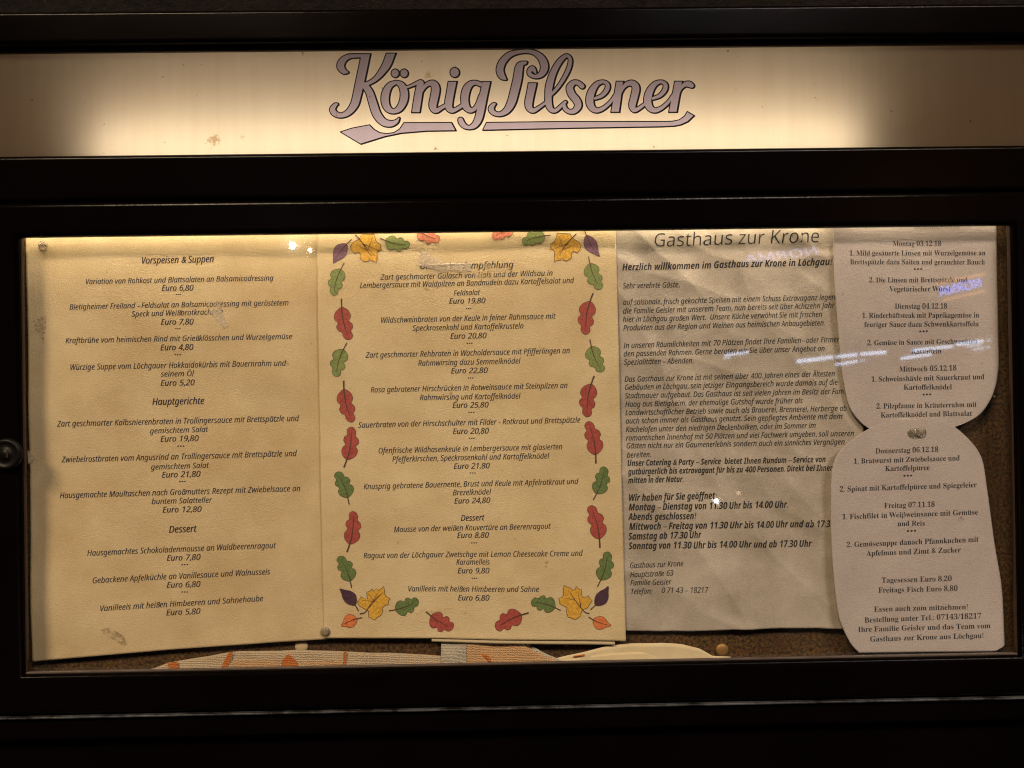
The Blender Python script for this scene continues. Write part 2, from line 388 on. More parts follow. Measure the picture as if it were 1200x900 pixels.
S([(531.2,90,10),(530,96.4,10),(527.5,110,9.5),(525.8,120,9.5),(526.3,126.5,8.5),(530,129.6,6),(536,127.2,5),(542,123.4,5)], top=95.4)
S([(562.8,98.7,6),(557,96.8,5.5),(551,98.7,7.5),(546.5,105,9.5),(544.5,115,9.5),(545.8,124,9),(550,128.8,7),(555,128.2,5.5),(560,122.5,6),(564,113,7)])
S([(571.2,88,9.5),(569.8,96.5,9.5),(566.5,112,9.5),(563,130,9.5),(560.3,140,9),(556,146.6,7.5),(550,149.4,5),(544.5,147.8,6),(541,144,7),(539.6,140.5,6.5)], top=95.6)
S([(615.5,73.8,4),(611.5,74.6,6),(608.4,79,9.5),(606.4,92.2,10.5),(602.7,108,10.5),(599,120.7,10),(593.5,129.5,8),(585.8,133.8,5.5),(578.6,132.2,6),(575.5,127.6,7),(577.8,123,5),(580,121.8,3)])
S([(611,73.3,3),(617,72.6,2.2)])
S([(592.7,92.8,2.5),(588,89,8),(585.8,81.7,9),(589,72.2,8.5),(597.5,63.9,7),(610,60.5,5),(622.8,60.7,5.5),(632.3,65.8,8),(637.4,74.3,9.5),(637.4,81.7,9),(633.4,87.6,7),(627,89.7,5),(621,87,5.5),(620.6,82.5,6),(623.8,80,6),(626,82.7,5),(628,86.2,2)])
S([(624.8,92,9.5),(623.8,98.6,10),(621.7,109,9.5),(619.6,119.7,9.5),(620.4,126.6,8),(625,129.5,6),(632.3,125.5,4.5),(640,119.8,4)], top=97)
S([(646,110.7,4),(652.4,103.9,4.5),(659.8,93.3,5),(666.2,80.6,5.5),(668.3,70.5,5),(665.4,65.4,4.5),(660.8,66.8,5.5),(654.5,73.6,7),(648,85.9,8),(643.6,100.7,9),(642.6,113.4,8.5),(642.9,121.8,8.5),(646,128.5,6.5),(651.3,129.4,5),(657.6,124,4.5),(662.5,119.5,4)])
S([(682,100.9,6.5),(677.3,97,5.8),(672,97,6.5),(667.6,102.7,8.5),(670,110.7,9),(675.6,117.5,9),(677.5,124,8.5),(673,130,6.5),(666.7,130.6,5.5),(662,127,5.5),(660.8,121,4)])
E1 = [(697.3,115.3,4),(705.3,112,5),(711,105.3,6),(711.8,99,5.5),(706.7,95.8,4.5),(699,98.9,6.5),(693,108,9),(691,118.7,9.5),(693.8,126.4,8),(700,129.3,6),(708,126,5),(716,118.7,4.5),(721,111,4)]
S(E1); S([(x+67.9, y, q) for x, y, q in E1])
S([(727,90,8.5),(726,97.3,8.5),(724,110.7,9),(720.7,131.3,9.8),(719.5,140,9.8)], top=95.2, bot=131.4)
S([(727.5,108,4),(730,103,4.5),(734.7,98.4,6),(741.3,97.6,7.5),(745.2,103,9),(743.3,113.3,9),(740.9,123.5,8.5),(743,128.9,6),(748,127.3,5),(756,121.6,4)])
S([(795.7,90,9),(794.9,96,9),(792.2,110.7,9),(788.3,131.3,9.5),(787,140,9.5)], top=95.2, bot=131.4)
S([(795.5,108,4),(797.6,103.5,4.5),(802.7,98.9,6),(807.5,98.7,7.5),(810.5,100.3,6)])
polys = [
 [(398.75,154.6),(413.3,150),(432.9,146.3),(438.3,151.7),(445,155.4),(452.5,156.7),(461.7,155.4),(468.3,151.2),(473.3,143.75),(529,143.5),(534,153),(500,153.5),(470,156),(450.8,160),(422.5,168.75)],
 [(570,143.5),(660,142.4),(780,142.4),(788,142.1),(796,140.4),(802.2,136),(805.3,130.7),(813.3,135.3),(806,142.4),(798,146),(790,147.7),(775,148.4),(660,150.3),(565.5,152.5)]]
SS = 4.0; GX0, GY0, GX1, GY1 = 378.0, 50.0, 826.0, 178.0
gw, gh = int((GX1-GX0)*SS), int((GY1-GY0)*SS)
gx, gy = np.meshgrid(GX0+np.arange(gw)/SS, GY0+np.arange(gh)/SS)
F = np.full((gh, gw), 99.0)
def win(x0, y0, x1, y1, pad=14):
    a = max(0, int((min(x0,x1)-pad-GX0)*SS)); b = min(gw, int((max(x0,x1)+pad-GX0)*SS)+1)
    c = max(0, int((min(y0,y1)-pad-GY0)*SS)); d = min(gh, int((max(y0,y1)+pad-GY0)*SS)+1)
    return slice(c, d), slice(a, b)
def segd(x, y, ax, ay, bx, by):
    dx, dy = bx-ax, by-ay; L = dx*dx+dy*dy+1e-9
    t = np.clip(((x-ax)*dx+(y-ay)*dy)/L, 0, 1)
    return np.hypot(x-ax-t*dx, y-ay-t*dy), t
for pts, top, bot in strokes:
    for a, b in zip(pts[:-1], pts[1:]):
        s = win(a[0], a[1], b[0], b[1]); X, Y = gx[s], gy[s]
        d, t = segd(X, Y, a[0], a[1], b[0], b[1])
        d = d - (a[2]+(b[2]-a[2])*t)/2
        if top is not None: d = np.maximum(d, top-Y)
        if bot is not None: d = np.maximum(d, Y-bot)
        F[s] = np.minimum(F[s], d)
for x, y, r in dots:
    s = win(x, y, x, y); F[s] = np.minimum(F[s], np.hypot((gx[s]-x), (gy[s]-y)*.93)-r)
for pl in polys:
    xs = [q[0] for q in pl]; ys = [q[1] for q in pl]
    s = win(min(xs), min(ys), max(xs), max(ys)); X, Y = gx[s], gy[s]
    d = np.full(X.shape, 99.0); ins = np.zeros(X.shape, bool)
    for (ax, ay), (bx, by) in zip(pl, pl[1:]+pl[:1]):
        d = np.minimum(d, segd(X, Y, ax, ay, bx, by)[0])
        if ay != by:
            ins ^= ((ay > Y) != (by > Y)) & (X < (bx-ax)*(Y-ay)/(by-ay)+ax)
    F[s] = np.minimum(F[s], np.where(ins, -d, d))
# ink outline: thin all round, heavier on the lower right
sx, sy = int(round(1.0*SS)), int(round(.5*SS))
G = F.copy()
for k in range(1, sx+1):
    ox, oy = k, int(round(k*sy/sx))
    sh = np.full_like(F, 99.0); sh[oy:, ox:] = F[:gh-oy, :gw-ox]
    G = np.minimum(G, sh)
inner = F + .55
outer = np.minimum(G - .7, F - .6)
ring = np.maximum(outer, -(inner + .0))
def contours(A):
    A = np.where(np.abs(A) < 1e-6, 1e-6, A)
    nxt = {}
    h, w_ = A.shape
    sgn = A < 0
    code = sgn[:-1,:-1]*1 + sgn[:-1,1:]*2 + sgn[1:,1:]*4 + sgn[1:,:-1]*8
    ys, xs = np.nonzero((code > 0) & (code < 15))
    def ek(y, x, e):
        if e == 0: return ('h', y, x)
        if e == 1: return ('v', y, x+1)
        if e == 2: return ('h', y+1, x)
        return ('v', y, x)
    T = {1:[(3,0)],2:[(0,1)],3:[(3,1)],4:[(1,2)],5:[(3,0),(1,2)],6:[(0,2)],7:[(3,2)],8:[(2,3)],9:[(2,0)],10:[(0,1),(2,3)],11:[(2,1)],12:[(1,3)],13:[(1,0)],14:[(0,3)]}
    for y, x in zip(ys.tolist(), xs.tolist()):
        for a, b in T[int(code[y, x])]:
            nxt[ek(y, x, a)] = ek(y, x, b)
    def pt(k):
        t, y, x = k
        if t == 'h':
            a, b = A[y, x], A[y, x+1]; return (x+a/(a-b), y)
        a, b = A[y, x], A[y+1, x]; return (x, y+a/(a-b))
    loops = []
    while nxt:
        k0, k = nxt.popitem(); lp = [k0]
        while k != k0 and k in nxt:
            lp.append(k); k = nxt.pop(k)
        if len(lp) > 6: loops.append([(GX0+pt(q)[0]/SS, GY0+pt(q)[1]/SS) for q in lp])
    return loops
def simplify(lp, tol=.05):
    out = [lp[0]]; i = 0; n = len(lp)
    while i < n-1:
        j = min(i+14, n-1)
        while j > i+1:
            ax, ay = lp[i]; bx, by = lp[j]; L = math.hypot(bx-ax, by-ay)+1e-9
            if all(abs((bx-ax)*(ay-y)-(ax-x)*(by-ay))/L < tol for x, y in lp[i+1:j]): break
            j -= 1
        out.append(lp[j]); i = j
    return out
def fill2d(loops):
    cu = bpy.data.curves.new('fill', 'CURVE'); cu.dimensions = '2D'; cu.fill_mode = 'BOTH'
    for lp in loops:
        sp = cu.splines.new('POLY'); sp.points.add(len(lp)-1); sp.use_cyclic_u = True
        for q, (x, y) in zip(sp.points, lp): q.co = (x, -y, 0, 1)
    ob = bpy.data.objects.new('fill', cu); COL.objects.link(ob)
    return ob
def to_mesh_all(obs):
    bpy.context.view_layer.update()
    dg = bpy.context.evaluated_depsgraph_get(); res = []
    for ob in obs:
        me = bpy.data.meshes.new_from_object(ob.evaluated_get(dg))
        n = len(me.vertices); co = np.zeros(n*3); me.vertices.foreach_get('co', co)
        me.calc_loop_triangles(); t = np.zeros(len(me.loop_triangles)*3, int); me.loop_triangles.foreach_get('vertices', t)
        res.append((co.reshape(-1, 3), t.reshape(-1, 3)))
        bpy.data.meshes.remove(me)
    for ob in obs:
        cu = ob.data; bpy.data.objects.remove(ob); bpy.data.curves.remove(cu)
    return res
lobs = [fill2d([simplify(l) for l in contours(inner)]), fill2d([simplify(l) for l in contours(ring)])]
(fa, ta), (fb, tb) = to_mesh_all(lobs)
def film(name, co, tri, m, y):
    W = Pa(co[:,0], -co[:,1], y)
    o = mesh(name, W, [tuple(map(int, t)) for t in tri], m, sign); return o
film('lettering_fill', fa, ta, M_film, py-.0004)
film('lettering_outline', fb, tb, M_filmk, py-.0005)

# ------------------------------------------------------------------ glyph cache
UML = {'ä':'a','ö':'o','ü':'u','Ä':'A','Ö':'O','Ü':'U'}
# style -> (capital, small, digit code points, stroke offset)
STY = {'sans': (0x1D608, 0x1D622, 0x1D7E2, 0.0), 'semi': (0x1D608, 0x1D622, 0x1D7E2, 0.0), 'bold': (0x1D63C, 0x1D656, 0x1D7EC, 0.0),
       'thin': (0x1D5A0, 0x1D5BA, 0x1D7E2, -.006), 'serif': (0x1D400, 0x1D41A, 0x1D7CE, -.005)}
def mapped(st, c):
    """character to typeset, and whether it is already slanted"""
    A_, a_, d_, _ = STY[st]
    if 'A' <= c <= 'Z': return chr(A_+ord(c)-65), st in ('sans', 'semi', 'bold')
    if 'a' <= c <= 'z': return chr(a_+ord(c)-97), st in ('sans', 'semi', 'bold')
    if '0' <= c <= '9': return chr(d_+ord(c)-48), False
    if c == 'ß' and st == 'serif': return '\U0001d6c3', False
    return c, False
CACHE = {}
def need(style, s):
    for c in s:
        if c != ' ':
            c = UML.get(c, c)
            CACHE.setdefault((style, c), None)
def tri_area(co, tr):
    a, b, c = co[tr[:,0]], co[tr[:,1]], co[tr[:,2]]
    return float(np.abs((b[:,0]-a[:,0])*(c[:,1]-a[:,1])-(b[:,1]-a[:,1])*(c[:,0]-a[:,0])).sum()/2)
def build_cache():
    # a heavier stroke is an outline offset; where the offset outline no longer fills cleanly, fall back to a smaller one
    keys = [k for k, v in CACHE.items() if v is None]; obs = []
    FR = (1.0, .6, .3, 0.0)
    for st, c in keys:
        g = mapped(st, c)[0]
        for q in FR:
            cu = bpy.data.curves.new('t', 'FONT'); cu.body = g; cu.size = 1; cu.resolution_u = 3; cu.offset = STY[st][3]*q
            ob = bpy.data.objects.new('t', cu); COL.objects.link(ob); obs.append(ob)
        cu = bpy.data.curves.new('t', 'FONT'); cu.body = g+'I'; cu.size = 1
        ob = bpy.data.objects.new('t', cu); COL.objects.link(ob); obs.append(ob)
    cu = bpy.data.curves.new('t', 'FONT'); cu.body = 'I'; cu.size = 1; ob = bpy.data.objects.new('t', cu); COL.objects.link(ob); obs.append(ob)
    res = to_mesh_all(obs); ix = res[-1][0][:,0].max()
    for i, k in enumerate(keys):
        rs = res[5*i:5*i+5]; base = tri_area(*rs[3]); o_ = STY[k[0]][3]; pick = rs[3]
        for q, rr in zip(FR[:3], rs[:3]):
            A_ = tri_area(*rr)
            if (o_ > 0 and base*(1+1.5*o_*q) < A_ < base*1.8) or (o_ < 0 and base*.6 < A_ < base*(1+1.5*o_*q)): pick = rr; break
        CACHE[k] = (pick[0], pick[1], rs[4][0][:,0].max() - ix)
def layout(style, s, shear=0.0):
    x = 0; V, T = [], []; n = 0; capx = {}
    for c in s:
        if c == ' ': x += .27; continue
        um = c in UML
        base = UML[c] if um else c
        co, tr, adv = CACHE[(style, base)]
        pl_ = co[:, :2] + [x, 0]
        if shear and not mapped(style, base)[1]: pl_[:,0] += shear*co[:,1]
        V.append(pl_); T.append(tr + n); n += len(co)
        if um:
            hi = co[:,1] > co[:,1].max()*.75
            ty = co[:,1].max() + .11; cx = (pl_[hi,0].min()+pl_[hi,0].max())/2 + .03*(shear > 0)
            for dx in (-.10, .10):
                a = np.arange(8)*math.pi/4
                V.append(np.stack([cx+dx+.055*np.cos(a), ty+.055*np.sin(a)], 1)); T.append(np.array([[0,k,k+1] for k in range(1,7)])+n); n += 8
        x += adv
    return np.concatenate(V), np.concatenate(T), x

# ------------------------------------------------------------------ the sheets of paper
def fbm(x, z, f, seed, oct=3):
    return noise.fractal(Vector((x*f, z*f, seed)), 1.0, 2.0, oct)
def ridge(x, z, ang, f, seed):
    u = x*math.cos(ang)+z*math.sin(ang); v_ = -x*math.sin(ang)+z*math.cos(ang)
    return noise.noise(Vector((u*f, v_*f*.35, seed)))
def crease(x, z, ang, f, seed):
    return max(0.0, 1-3*abs(ridge(x, z, ang, f, seed)))**1.5
class Sheet:
    def __init__(s, base, relief): s.base, s.relief = base, relief
    def W(s, px, py, off=0.0):
        p = P(px, py, s.base); return (p[0], p[1] + s.relief(p[0], p[2]) - off, p[2])
def sheet(name, sh, L, Rr, y0, y1, nx, ny, m, label, cat, thick=.00028, group=None):
    """L / Rr: left and right edge as lists (y, x); y0/y1: functions of x fraction for top and bottom"""
    v = []
    for j in range(ny+1):
        for i in range(nx+1):
            u, t = i/nx, j/ny
            ya = y0(u); yb = y1(u); yy = ya+(yb-ya)*t
            xl = np.interp(yy, [q[0] for q in L], [q[1] for q in L]); xr = np.interp(yy, [q[0] for q in Rr], [q[1] for q in Rr])
            v.append(sh.W(xl+(xr-xl)*u, yy))
    f = [(j*(nx+1)+i, j*(nx+1)+i+1, (j+1)*(nx+1)+i+1, (j+1)*(nx+1)+i) for j in range(ny) for i in range(nx)]
    f = [q[::-1] for q in f]
    o = mesh(name, v, f, m, None, True); tag(o, label, cat, group)
    md = o.modifiers.new('thickness', 'SOLIDIFY'); md.thickness = thick; md.offset = -1
    o.data.update()
    return o
def smooth_edge(pts, n=8):
    c = catmull(pts, n); return [(q[0], q[1]) for q in c]

r1 = lambda x, z: .0018*fbm(x, z, 9, 3.1, 2) + .0006*ridge(x, z, 1.2, 26, 5) + .0004*math.exp(-((x+.335)/.01)**2)
r2 = lambda x, z: .0015*fbm(x, z, 10, 8.4, 2) - .0016*math.exp(-((x-.012-.10*(z+.05))/.035)**2) + .00025*ridge(x, z, .3, 30, 2) - .0009*math.exp(-((z+.186)/.006)**2)*math.exp(-((x+.04)/.07)**2)
r3 = lambda x, z: -.0015*crease(x, z, .62, 17, 4.4) + .0012*crease(x, z, .2, 21, 8.1) - .0009*crease(x, z, 1.1, 30, 2.9) + .0011*ridge(x, z, .55, 24, 1.7) + .0008*ridge(x, z, .95, 46, 6.2) + .0003*fbm(x, z, 70, 2.2, 2) + .0006*ridge(x, z, -.4, 18, 9)
r4 = lambda x, z: .0009*fbm(x, z, 15, 5.5, 2) + .0004*ridge(x, z, .5, 30, 3.3)
r5 = lambda x, z: .0006*fbm(x, z, 14, 1.5, 2) - .0008*max(0, (.25-x)/.03)**1.5*max(0, min(1, (-z-.09)/.08)) + .0003*ridge(x, z, 2.2, 30, 7.3)
S1, S2, S3, S4, S5, S2b = Sheet(.0150, r1), Sheet(.0128, r2), Sheet(.0152, r3), Sheet(.0108, r4), Sheet(.0082, r5), Sheet(.0140, r2)
lin = lambda a, b: (lambda u: a+(b-a)*u)
p1 = sheet('menu_page', S1, [(262,29.5),(775,38)], [(262,388),(760,392)], lin(262,258), lambda u: 775.5-27*u-1.5*math.sin(u*math.pi), 170, 240, M_parch1,
    'parchment menu page without a border, starters to desserts, at the far left of the case', 'menu')
p2b = sheet('paper_sheet', S2b, [(700,505),(760,506)], [(700,715),(760,721.5)], lin(700,700), lambda u: 752+4*u, 90, 26, M_cream,
    'blank cream sheet showing just below the bottom edge of the leaf bordered menu', 'paper')
p2 = sheet('menu_page', S2, [(258,371),(748,379)], [(258,721),(752,733.5)], lin(258,255), lambda u: 748.5+3*u-1.4*math.sin(u*math.pi), 180, 240, M_parch2,
    'parchment game menu page framed by coloured autumn leaves, second from the left', 'menu')
p3 = sheet('welcome_letter', S3, [(255,716),(742,726)], [(255,1012),(740,1012)], lin(256,250), lambda u: 739.5-3*u+1.2*math.sin(u*7), 170, 260, M_sleeve,
    'creased greyish welcome letter with large heading, between leaf bordered menu and rounded slips', 'letter')
L4 = smooth_edge([(250,976),(268,976.5),(330,978),(420,985),(455,990),(478,996),(494,1008),(504,1022),(510,1040),(512.5,1062)])
R4 = smooth_edge([(250,1167),(300,1168.5),(400,1170),(432,1169.5),(456,1165),(472,1158),(486,1147),(496,1130),(503,1110),(508,1090),(512.5,1064)])
p4 = sheet('daily_menu_slip', S4, L4, R4, lin(252,248), lin(512,512), 100, 150, M_white,
    'upper greyish paper slip with rounded lower corners, dishes for Montag to Mittwoch', 'paper slip')
L5 = smooth_edge([(490.2,1058),(492,1048),(495,1039),(503.3,1016.7),(515.5,999),(530,983),(545,976.6),(557,974.6),(575,973.8),(609,973.7),(658,975.7),(697,979),(726,984),(748,993.5),(758,1000),(765,1007)])
R5 = smooth_edge([(490.2,1060),(491,1078),(494,1098),(498,1114.4),(507.8,1127.8),(518,1138),(527.8,1145.6),(543,1152),(574.7,1156.5),(633,1165),(687,1173.6),(740,1176.5),(757,1177)])
p5 = sheet('daily_menu_slip', S5, L5, R5+[(763,1166)], lin(490.2,490.2), lin(765,763), 100, 160, M_white,
    'lower pinkish paper slip with round top, dishes for Donnerstag and Freitag and takeaway note', 'paper slip')

# ------------------------------------------------------------------ printed lines: (text, x0, y0, x1, y1, cap height, style)
T1 = [(0,180,3,[
 ('Vorspeisen & Suppen',498,388,753,382,20,'semi'),
 ('Variation von Rohkost und Blattsalaten an Balsamicodressing',302,460,961,446,16,'sans'),('Euro 6,80',570,483,680,482,17,'semi'),
 ('•••',617,501,638,501,8,'bold'),
 ('Bietigheimer Freiland - Feldsalat an Balsamicodressing mit geröstetem',245,549,1015,533,16,'sans'),('Speck und Weißbrotkracherle',466,574,785,565,16,'sans'),('Euro 7,80',568,603,681,601,17,'semi'),
 ('•••',616,621,637,621,8,'bold'),
 ('Kraftbrühe vom heimischen Rind mit Grießklösschen und Wurzelgemüse',230,667,1027,652,16,'sans'),('Euro 4,80',566,692,680,690,17,'semi'),
 ('•••',612,713,638,713,9,'bold'),
 ('Würzige Suppe vom Löchgauer Hokkaidokürbis mit Bauernrahm und',246,761,1006,746,17,'sans'),('seinem Öl',567,784,682,782,16,'sans'),('Euro 5,20',565,817,683,814,17,'semi'),
 ('Hauptgerichte',535,884,718,880,20,'semi')]),
 (0,460,3,[
 ('Zart geschmorter Kalbsnierenbraten in Trollingersauce mit Brettspätzle und',202,120,1051,100,17,'sans'),('gemischtem Salat',527,144,732,138,16,'sans'),('Euro 19,80',564,173,698,170,17,'semi'),
 ('•••',621,194,649,194,9,'bold'),
 ('Zwiebelrostbraten vom Angusrind an Trollingersauce mit Brettspätzle und',215,246,1044,223,17,'sans'),('gemischtem Salat',531,271,736,264,16,'sans'),('Euro 21,80',569,299,705,295,17,'semi'),
 ('•••',628,318,654,318,9,'bold'),
 ('Hausgemachte Maultaschen nach Großmutters Rezept mit Zwiebelsauce an',208,372,1057,346,17,'sans'),('buntem Salatteller',533,392,746,386,16,'sans'),('Euro 12,80',571,422,708,419,17,'semi'),
 ('Dessert',593,493,691,489,20,'semi'),
 ('Hausgemachtes Schokoladenmousse an Waldbeerenragout',307,574,970,546,17,'sans'),('Euro 7,80',585,592,703,588,17,'semi'),
 ('•••',634,611,661,611,9,'bold'),
 ('Gebackene Apfelküchle an Vanillesauce und Walnusseis',326,670,950,639,17,'sans'),('Euro 6,80',585,687,703,683,17,'semi'),
 ('•••',634,707,661,707,9,'bold'),
 ('Vanilleeis mit heißen Himbeeren und Sahnehaube',352,768,925,734,17,'sans'),('Euro 5,80',583,784,703,778,17,'semi')])]
T2 = [(370,180,3,[
 ('Unsere Wildempfehlung',365,406,695,402,19,'semi'),
 ('Zart geschmorter Gulasch von Hals und der Wildsau in',228,444,833,430,16,'sans'),
 ('Lembergersauce mit Waldpilzen an Bandnudeln dazu Kartoffelsalat und',155,473,907,456,16,'sans'),('Feldsalat',484,499,577,496,15,'sans'),('Euro 19,80',468,528,595,526,16,'semi'),
 ('•••',524,550,547,550,8,'bold'),
 ('Wildschweinbraten von der Keule in feiner Rahmsauce mit',227,595,842,581,16,'sans'),('Speckrosenkohl und Kartoffelkrusteln',340,623,731,615,16,'sans'),('Euro 20,80',472,651,599,649,16,'semi'),
 ('•••',527,672,551,672,8,'bold'),
 ('Zart geschmorter Rehbraten in Wacholdersauce mit Pfifferlingen an',176,718,893,702,16,'sans'),('Rahmwirsing dazu Semmelknödel',359,746,719,738,16,'sans'),('Euro 22,80',475,773,603,771,16,'semi'),
 ('•••',531,794,554,794,8,'bold'),
 ('Rosa gebratener Hirschrücken in Rotweinsauce mit Steinpilzen an',192,840,885,824,16,'sans'),('Rahmwirsing und Kartoffelknödel',365,867,719,861,16,'sans'),('Euro 25,80',480,894,606,892,16,'semi')]),
 (370,460,3,[
 ('•••',533,75,558,75,8,'bold'),
 ('Sauerbraten von der Hirschschulter mit Filder - Rotkraut und Brettspätzle',149,124,930,105,16,'sans'),('Euro 20,80',481,146,607,144,16,'semi'),
 ('•••',535,166,559,166,8,'bold'),
 ('Ofenfrische Wildhasenkeule in Lembergersauce mit glasierten',219,214,867,199,16,'sans'),('Pfefferkirschen, Speckrosenkohl und Kartoffelknödel',268,244,820,231,16,'sans'),('Euro 21,80',484,269,610,266,16,'semi'),
 ('•••',538,288,562,288,8,'bold'),
 ('Knusprig gebratene Bauernente, Brust und Keule mit Apfelrotkraut und',168,340,923,321,16,'sans'),('Brezelknödel',481,362,616,358,16,'sans'),('Euro 24,80',486,391,612,388,16,'semi'),
 ('Dessert',509,452,592,449,17,'semi'),('Mousse von der weißen Kouvertüre an Beerenragout',274,491,825,478,16,'sans'),('Euro 8,80',496,512,607,510,16,'semi'),
 ('•••',542,534,567,534,8,'bold'),
 ('Ragout von der Löchgauer Zwetschge mit Lemon Cheesecake Creme und',167,583,938,573,16,'sans'),('Karamelleis',493,606,612,604,16,'sans'),('Euro 9,80',498,636,609,635,16,'semi'),
 ('•••',545,658,568,658,8,'bold'),
 ('Vanilleeis mit heißen Himbeeren und Sahne',323,700,785,699,16,'sans'),('Euro 6,80',499,731,609,730,16,'semi')])]
T3 = [(700,180,4,[
 ('Gasthaus zur Krone',260,436,1042,416,62,'thin'),
 ('Herzlich willkommen im Gasthaus zur Krone in Löchgau!',115,549,1097,522,30,'bold'),
 ('Sehr verehrte Gäste,',118,633,386,626,24,'sans'),
 ('auf saisonale, frisch gekochte Speisen mit einem Schuss Extravaganz legen',118,710,1115,684,24,'sans'),
 ('die Familie Geisler mit unserem Team, nun bereits seit über Achtzehn Jahr',118,751,1112,722,24,'sans'),
 ('hier in Löchgau großen Wert.  Unsere Küche verwöhnt Sie mit frischen',118,790,1057,764,24,'sans'),
 ('Produkten aus der Region und Weinen aus heimischen Anbaugebieten.',120,830,1070,804,24,'sans')]),
 (700,400,4,[
 ('In unseren Räumlichkeiten mit 70 Plätzen findet Ihre Familien– oder Firmen',122,32,1140,2,24,'sans'),
 ('den passenden Rahmen. Gerne beraten wir Sie über unser Angebot an',122,71,1065,45,24,'sans'),
 ('Spezialitäten – Abenden.',124,110,452,102,24,'sans'),
 ('Das Gasthaus zur Krone ist mit seinen über 400. Jahren eines der Ältesten',127,190,1112,163,24,'sans'),
 ('Gebäuden in Löchgau, sein jetziger Eingangsbereich wurde damals auf die',128,228,1124,203,24,'sans'),
 ('Stadtmauer aufgebaut. Das Gasthaus ist seit vielen Jahren im Besitz der Fam.',129,267,1160,245,24,'sans'),
 ('Haag aus Bietigheim, der ehemalige Gutshof wurde früher als',130,307,962,289,24,'sans'),
 ('Landwirtschaftlicher Betrieb sowie auch als Brauerei, Brennerei, Herberge ab',131,346,1165,325,24,'sans'),
 ('auch schon immer als Gasthaus genutzt. Sein gepflegtes Ambiente mit dem',132,385,1145,363,24,'sans'),
 ('Kachelofen unter den niedrigen Deckenbalken, oder im Sommer im',133,425,1027,406,24,'sans'),
 ('romantischen Innenhof mit 50 Plätzen und viel Fachwerk umgeben, soll unseren',134,465,1200,443,24,'sans'),
 ('Gästen nicht nur ein Gaumenerlebnis sondern auch ein sinnliches Vergnügen',135,502,1160,483,24,'sans'),
 ('bereiten.',138,545,253,542,24,'sans'),
 ('Unser Catering & Party – Service  bietet Ihnen Rundum – Service von',140,584,1073,566,26,'bold'),
 ('gutbürgerlich bis extravagant für bis zu 400 Personen. Direkt bei Ihnen',143,624,1108,606,26,'bold'),
 ('mitten in der Natur.',143,664,405,659,26,'bold'),
 ('Wir haben für Sie geöffnet:',146,748,560,738,30,'bold'),
 ('Montag – Dienstag von 11.30 Uhr bis 14.00 Uhr.',147,793,895,779,30,'bold'),
 ('Abends geschlossen!',147,838,462,833,30,'bold'),
 ('Mittwoch – Freitag von 11.30 Uhr bis 14.00 Uhr und ab 17.3',149,884,1087,869,30,'bold')]),
 (700,600,4,[
 ('Samstag ab 17.30 Uhr',146,130,487,122,30,'bold'),
 ('Sonntag von 11.30 Uhr bis 14.00 Uhr und ab 17.30 Uhr',147,175,1002,162,30,'bold'),
 ('Gasthaus zur Krone',151,263,405,255,24,'sans'),('Hauptstraße 63',152,305,356,299,24,'sans'),('Familie Geisler',154,345,346,339,24,'sans'),
 ('Telefon:',156,386,258,384,24,'sans'),('0 71 43 – 18217',299,380,516,377,25,'sans')])]
T4 = [(950,180,4.5,[
 ('Dezember 2018',545,396,785,395,26,'serif'),
 ('Montag 03.12.18',432,488,690,487,27,'serif'),('1. Mild gesäuerte Linsen mit Wurzelgemüse an',202,538,923,536,27,'serif'),('Brettspätzle dazu Saiten und gerauchter Bauch',206,584,920,584,27,'serif'),
 ('•••',540,622,592,622,26,'serif'),
 ('2. Die Linsen mit Brettspätzle und',306,680,830,678,27,'serif'),('Vegetarischer Wurst',414,727,738,726,27,'serif'),
 ('Dienstag 04.12.18',442,818,720,817,27,'serif'),('1. Rinderhüftsteak mit Paprikagemüse in',268,867,889,864,27,'serif')]),
 (950,370,4.5,[
 ('feuriger Sauce dazu Schwenkkartoffeln',280,60,887,55,27,'serif'),('•••',570,96,622,94,26,'serif'),
 ('2. Gemüse in Sauce mit Geschwenkten',297,156,880,146,27,'serif'),('Kartoffeln',530,200,692,198,27,'serif'),
 ('Mittwoch 05.12.18',468,295,770,288,27,'serif'),('1. Schweinshäxle mit Sauerkraut und',319,348,913,334,27,'serif'),('Kartoffelknödel',491,390,745,388,27,'serif'),
 ('•••',588,429,640,427,26,'serif'),
 ('2. Pilzpfanne in Kräuterrahm mit',345,490,873,480,27,'serif'),('Kartoffelknödel und Blattsalat',369,537,848,527,27,'serif')])]
T5 = [(950,370,4.5,[
 ('Donnerstag 06.12.18',340,726,673,717,27,'serif'),('1. Bratwurst mit Zwiebelsauce und',225,780,785,762,27,'serif'),('Kartoffelpüree',391,819,627,813,27,'serif'),('•••',485,857,538,855,26,'serif')]),
 (950,560,4.092,[
 ('2. Spinat mit Kartoffelpüree und Spiegeleier',138,66,794,44,25,'serif'),
 ('Freitag 07.11.18',352,145,595,138,25,'serif'),('1. Fischfilet in Weißweinsauce mit Gemüse',150,199,801,175,25,'serif'),('und Reis',416,231,549,228,24,'serif'),('•••',459,267,509,265,24,'serif'),
 ('2. Gemüsesuppe danach Pfannkuchen mit',172,333,805,306,25,'serif'),('Apfelmus und Zimt & Zucker',268,375,720,356,25,'serif'),
 ('Tagesessen Euro 8,20',341,503,677,494,25,'serif'),('Freitags Fisch Euro 8,80',325,551,705,541,25,'serif'),
 ('Essen auch zum mitnehmen!',303,642,754,629,25,'serif'),('Bestellung unter Tel.: 07143/18217',257,694,817,672,25,'serif'),
 ('Ihre Familie Geisler und das Team vom',226,739,861,719,25,'serif'),('Gasthaus zur Krone aus Löchgau!',283,785,829,766,25,'serif')])]
